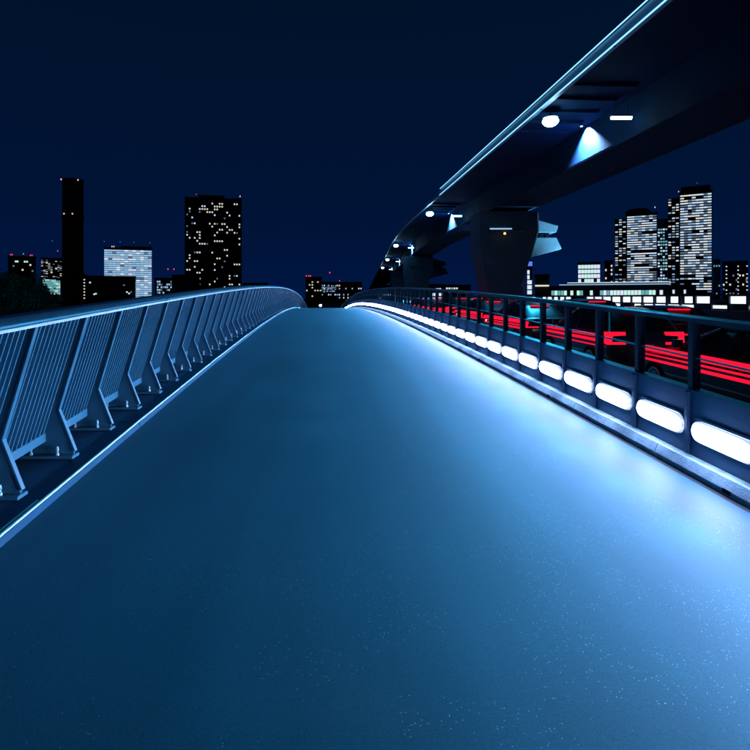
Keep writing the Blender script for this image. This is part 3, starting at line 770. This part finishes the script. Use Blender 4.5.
grid(b, 40, 4, 0.7, 0.5, 0.17, [('win_blue',3),('win_warm',1),('win_cool',2)], 0.25, 0.95, 0.0, 1.0, 36, True, 0.4)
b = block('kiosk', 'small white lit kiosk roofs behind the lamp barrier', 'kiosk', 428, 444, 287, 170, 5, 'bldg', base=0.25)
grid(b, 6, 2, 0.8, 0.6, 0.9, [('win_cool',1)], 0.35, 0.98, 0, 1, 37)

# right shore: twin towers, slab between, terminal and small blocks
def face_block(name, label, x0, xs, x1, ytop, Y, seed, side_prob, front_prob, mats, rows):
    """tower whose lit side face runs x0..xs and front face xs..x1"""
    b = block(name, label, 'skyscraper', xs, x1, ytop, Y, 26, 'bldg_black', base=0.25)
    grid(b, 8, rows, 0.97, 0.50, front_prob, mats, 0.06, 0.985, 0.03, 0.98, seed, True, 0.6)
    wing_w = (px(xs, Y) - px(x0, Y)) * math.cos(b.rotation_euler.z)
    w = b['w']; hh = b['h']*0.965
    MB().box(-w/2-wing_w, -w/2-0.01, 3.0, 22, 0, hh).build('wing', 'bldg_black', b)
    random.seed(seed+1); nc = 3; cw = wing_w/nc; chh = hh/rows
    for r in range(2, rows):
        for c in range(nc):
            if random.random() < side_prob:
                lit(b, -w/2-wing_w+cw*(c+0.5), chh*(r+0.45), cw*0.7, chh*0.45, random.choice(['win_cool','win_warm','win_dim','win_blue']), 2.94)
    return b
OFF = [('win_cool',8),('win_warm',1),('win_dim',4),('win_blue',3)]
b = face_block('skyscraper', 'shorter of the twin lit skyscrapers, with rounded dark plant room', 614, 626, 657, 214, 520, 41, 0.55, 0.95, OFF, 34)
MB().lathe([(b['w']*0.42,0),(b['w']*0.42,3.5),(b['w']*0.3,5.5)], (-3, 13, b['h']+0.92), n=20).build('plant_room', 'bldg_black', b)
beacon(b, b['w']*0.43, b['h']+5.5, 'win_cool', 0.8)
b = face_block('skyscraper', 'taller of the twin lit skyscrapers, with stepped flank of windows', 667, 679, 712, 192, 500, 43, 0.6, 0.96, OFF, 38)
MB().box(-b['w']*0.45, b['w']*0.45, 4, 20, b['h']+0.92, b['h']+6).build('plant_room', 'bldg_black', b)
beacon(b, -b['w']*0.52, b['h']+1.8, 'win_cool', 0.7); beacon(b, b['w']*0.05, b['h']+8, 'beacon_red', 0.4)
b = block('slab_tower', 'slim teal slab of windows between the twin skyscrapers', 'tower', 657.5, 667.5, 220, 540, 14, 'bldg_teal', base=0.25)
grid(b, 4, 22, 0.75, 0.5, 0.7, [('win_sky',2),('win_cool',2),('win_teal',2)], 0.05, 0.9, 0, 1, 45)
b = block('slab_tower', 'narrow teal block at the foot of the taller skyscraper', 'tower', 713, 720.5, 260, 470, 10, 'bldg_teal', base=0.25)
grid(b, 3, 8, 0.5, 0.4, 0.2, [('win_teal',1)], 0.1, 0.9, 0, 1, 46)
b = block('apartment_block', 'dark apartment block edged with columns of small lights', 'apartment block', 722, 748, 262, 430, 14, 'bldg', base=0.25)
for i in range(8):
    for fx in (-0.33, 0.12, 0.46):
        if random.random() < 0.85: lit(b, b['w']*fx, b['h']*(0.15+0.105*i), 0.9, 0.8, random.choice(['win_cool','win_warm','win_cool']))
grid(b, 8, 5, 0.5, 0.4, 0.22, [('win_dim',1),('win_warm',1)], 0.1, 0.7, 0, 1, 47)
b = block('office_building', 'small bright white office behind the terminal roof', 'office block', 578, 600, 264, 260, 9, 'bldg', base=0.25)
grid(b, 7, 5, 0.92, 0.78, 0.93, [('win_cool',3),('win_mint',1)], 0.35, 0.99, 0, 1, 48)
b = block('low_block', 'small dark block with yellow windows beside the bright white office', 'building', 604.5, 613, 262, 300, 8, 'bldg_black', base=0.25)
grid(b, 3, 8, 0.5, 0.5, 0.35, [('win_warm',1)], 0.1, 0.95, 0, 1, 49)
Yt = 200
b = block('ferry_terminal', 'long low terminal with lit roof edge and band of mint windows', 'terminal', 545, 692, 285.5, Yt, 14, 'bldg', base=0.25, crown=False)
w, h = b['w'], b['h']
MB().box(-w*0.36, w*0.34, -1.2, 12, h+0.9, h+1.25).build('roof_slab', 'fascia', b)
MB().box(-w*0.34, w*0.32, -0.4, 10, h+0.01, h+0.895).build('clerestory', 'bldg_teal', b)
MB().box(-w*0.36, w*0.34, -1.26, -1.205, h+0.98, h+1.22).build('roof_light', 'win_cool', b)
MB().box(-w*0.42, w*0.34, -1.0, -0.95, h+0.25, h+0.55).build('roof_light', 'win_sky', b)
random.seed(50)
for i in range(34):
    if random.random() < 0.88: lit(b, w*(-0.47+0.0235*i), h*0.55, w*0.0205, 1.7, random.choice(['win_mint','win_mint','win_teal','win_cool']))
for fx in (0.36, 0.43): lit(b, w*fx, h*0.6, 0.6, 1.3, 'win_cool')
# vertical sign and kiosk next to the pier
t = thing('pylon_sign', 'tall narrow lit pylon sign with blue cap beside the flared pier', 'sign', (px(529.5,150), 150, 0.25))
MB().box(-0.75,0.75,0,0.5,0,pz(260,150)-0.25).build('body', 'bldg', t)
MB().box(-0.72,0.72,-0.06,-0.002,pz(267,150),pz(261,150)-0.4).build('cap_panel', emit('blue_sign', (0.12,0.25,1.0), 0.9, False), t)
for i in range(5): MB().box(-0.6,0.6 if i < 3 else 0.0,-0.06,-0.002,2.6+1.35*i-0.3,2.6+1.35*i+0.75).build('panel', 'win_cool', t)
b = block('kiosk', 'dark kiosk with a lit canopy edge between the pylon sign and terminal', 'kiosk', 535, 549, 277, 180, 4, 'bldg_black', base=0.25)
MB().box(-b['w']*0.5, b['w']*0.5, -1.0, -0.3, b['h']*0.62, b['h']*0.68).build('canopy_light', 'win_warm', b)

# ------------------------------------------------------------------ trees on the bank
random.seed(23)
def tree(x, y, h, rx, label):
    t = thing('bank_tree', label, 'tree', (x, y, -4.0), 'dark trees on the bank')
    tr = MB(); tr.tube((0,0,-0.2), (0.1,0,h*0.45), 0.24, 0.15, 8)
    for i in range(7):
        a = random.uniform(0, 6.28); z0 = h*random.uniform(0.28, 0.5)
        tr.tube((0.05,0,z0), (rx*0.65*math.cos(a), rx*0.65*math.sin(a), z0+h*random.uniform(0.15,0.35)), 0.09, 0.03, 6)
    tr.build('trunk', 'bark', t)
    cr = MB()
    lobes = [(random.gauss(0,rx*0.42), random.gauss(0,rx*0.42), h*random.uniform(0.5,0.88), rx*random.uniform(0.35,0.6)) for _ in range(14)]
    for i in range(2600):
        lx, ly, lz, lr = random.choice(lobes)
        d = Vector((random.gauss(0,1), random.gauss(0,1), random.gauss(0,0.8))).normalized() * lr * random.uniform(0.55, 1.05)
        c = Vector((lx, ly, lz)) + d
        u = Vector((random.gauss(0,1), random.gauss(0,1), random.gauss(0,1))).normalized(); v = u.orthogonal().normalized()
        s = random.uniform(0.12, 0.24)
        cr.add([c-u*s, c+v*s*0.55, c+u*s, c-v*s*0.55], [(0,1,2,3)])
    cr.build('crown', 'leaf', t)
tree(px(2,72), 72, 8.9, 2.6, 'broad dark tree on the bank furthest from the chimney')
tree(px(20,78), 78, 9.0, 2.4, 'middle dark tree of the three on the bank')
tree(px(36,84), 84, 8.2, 2.0, 'smallest dark tree on the bank, next to the apartment block')
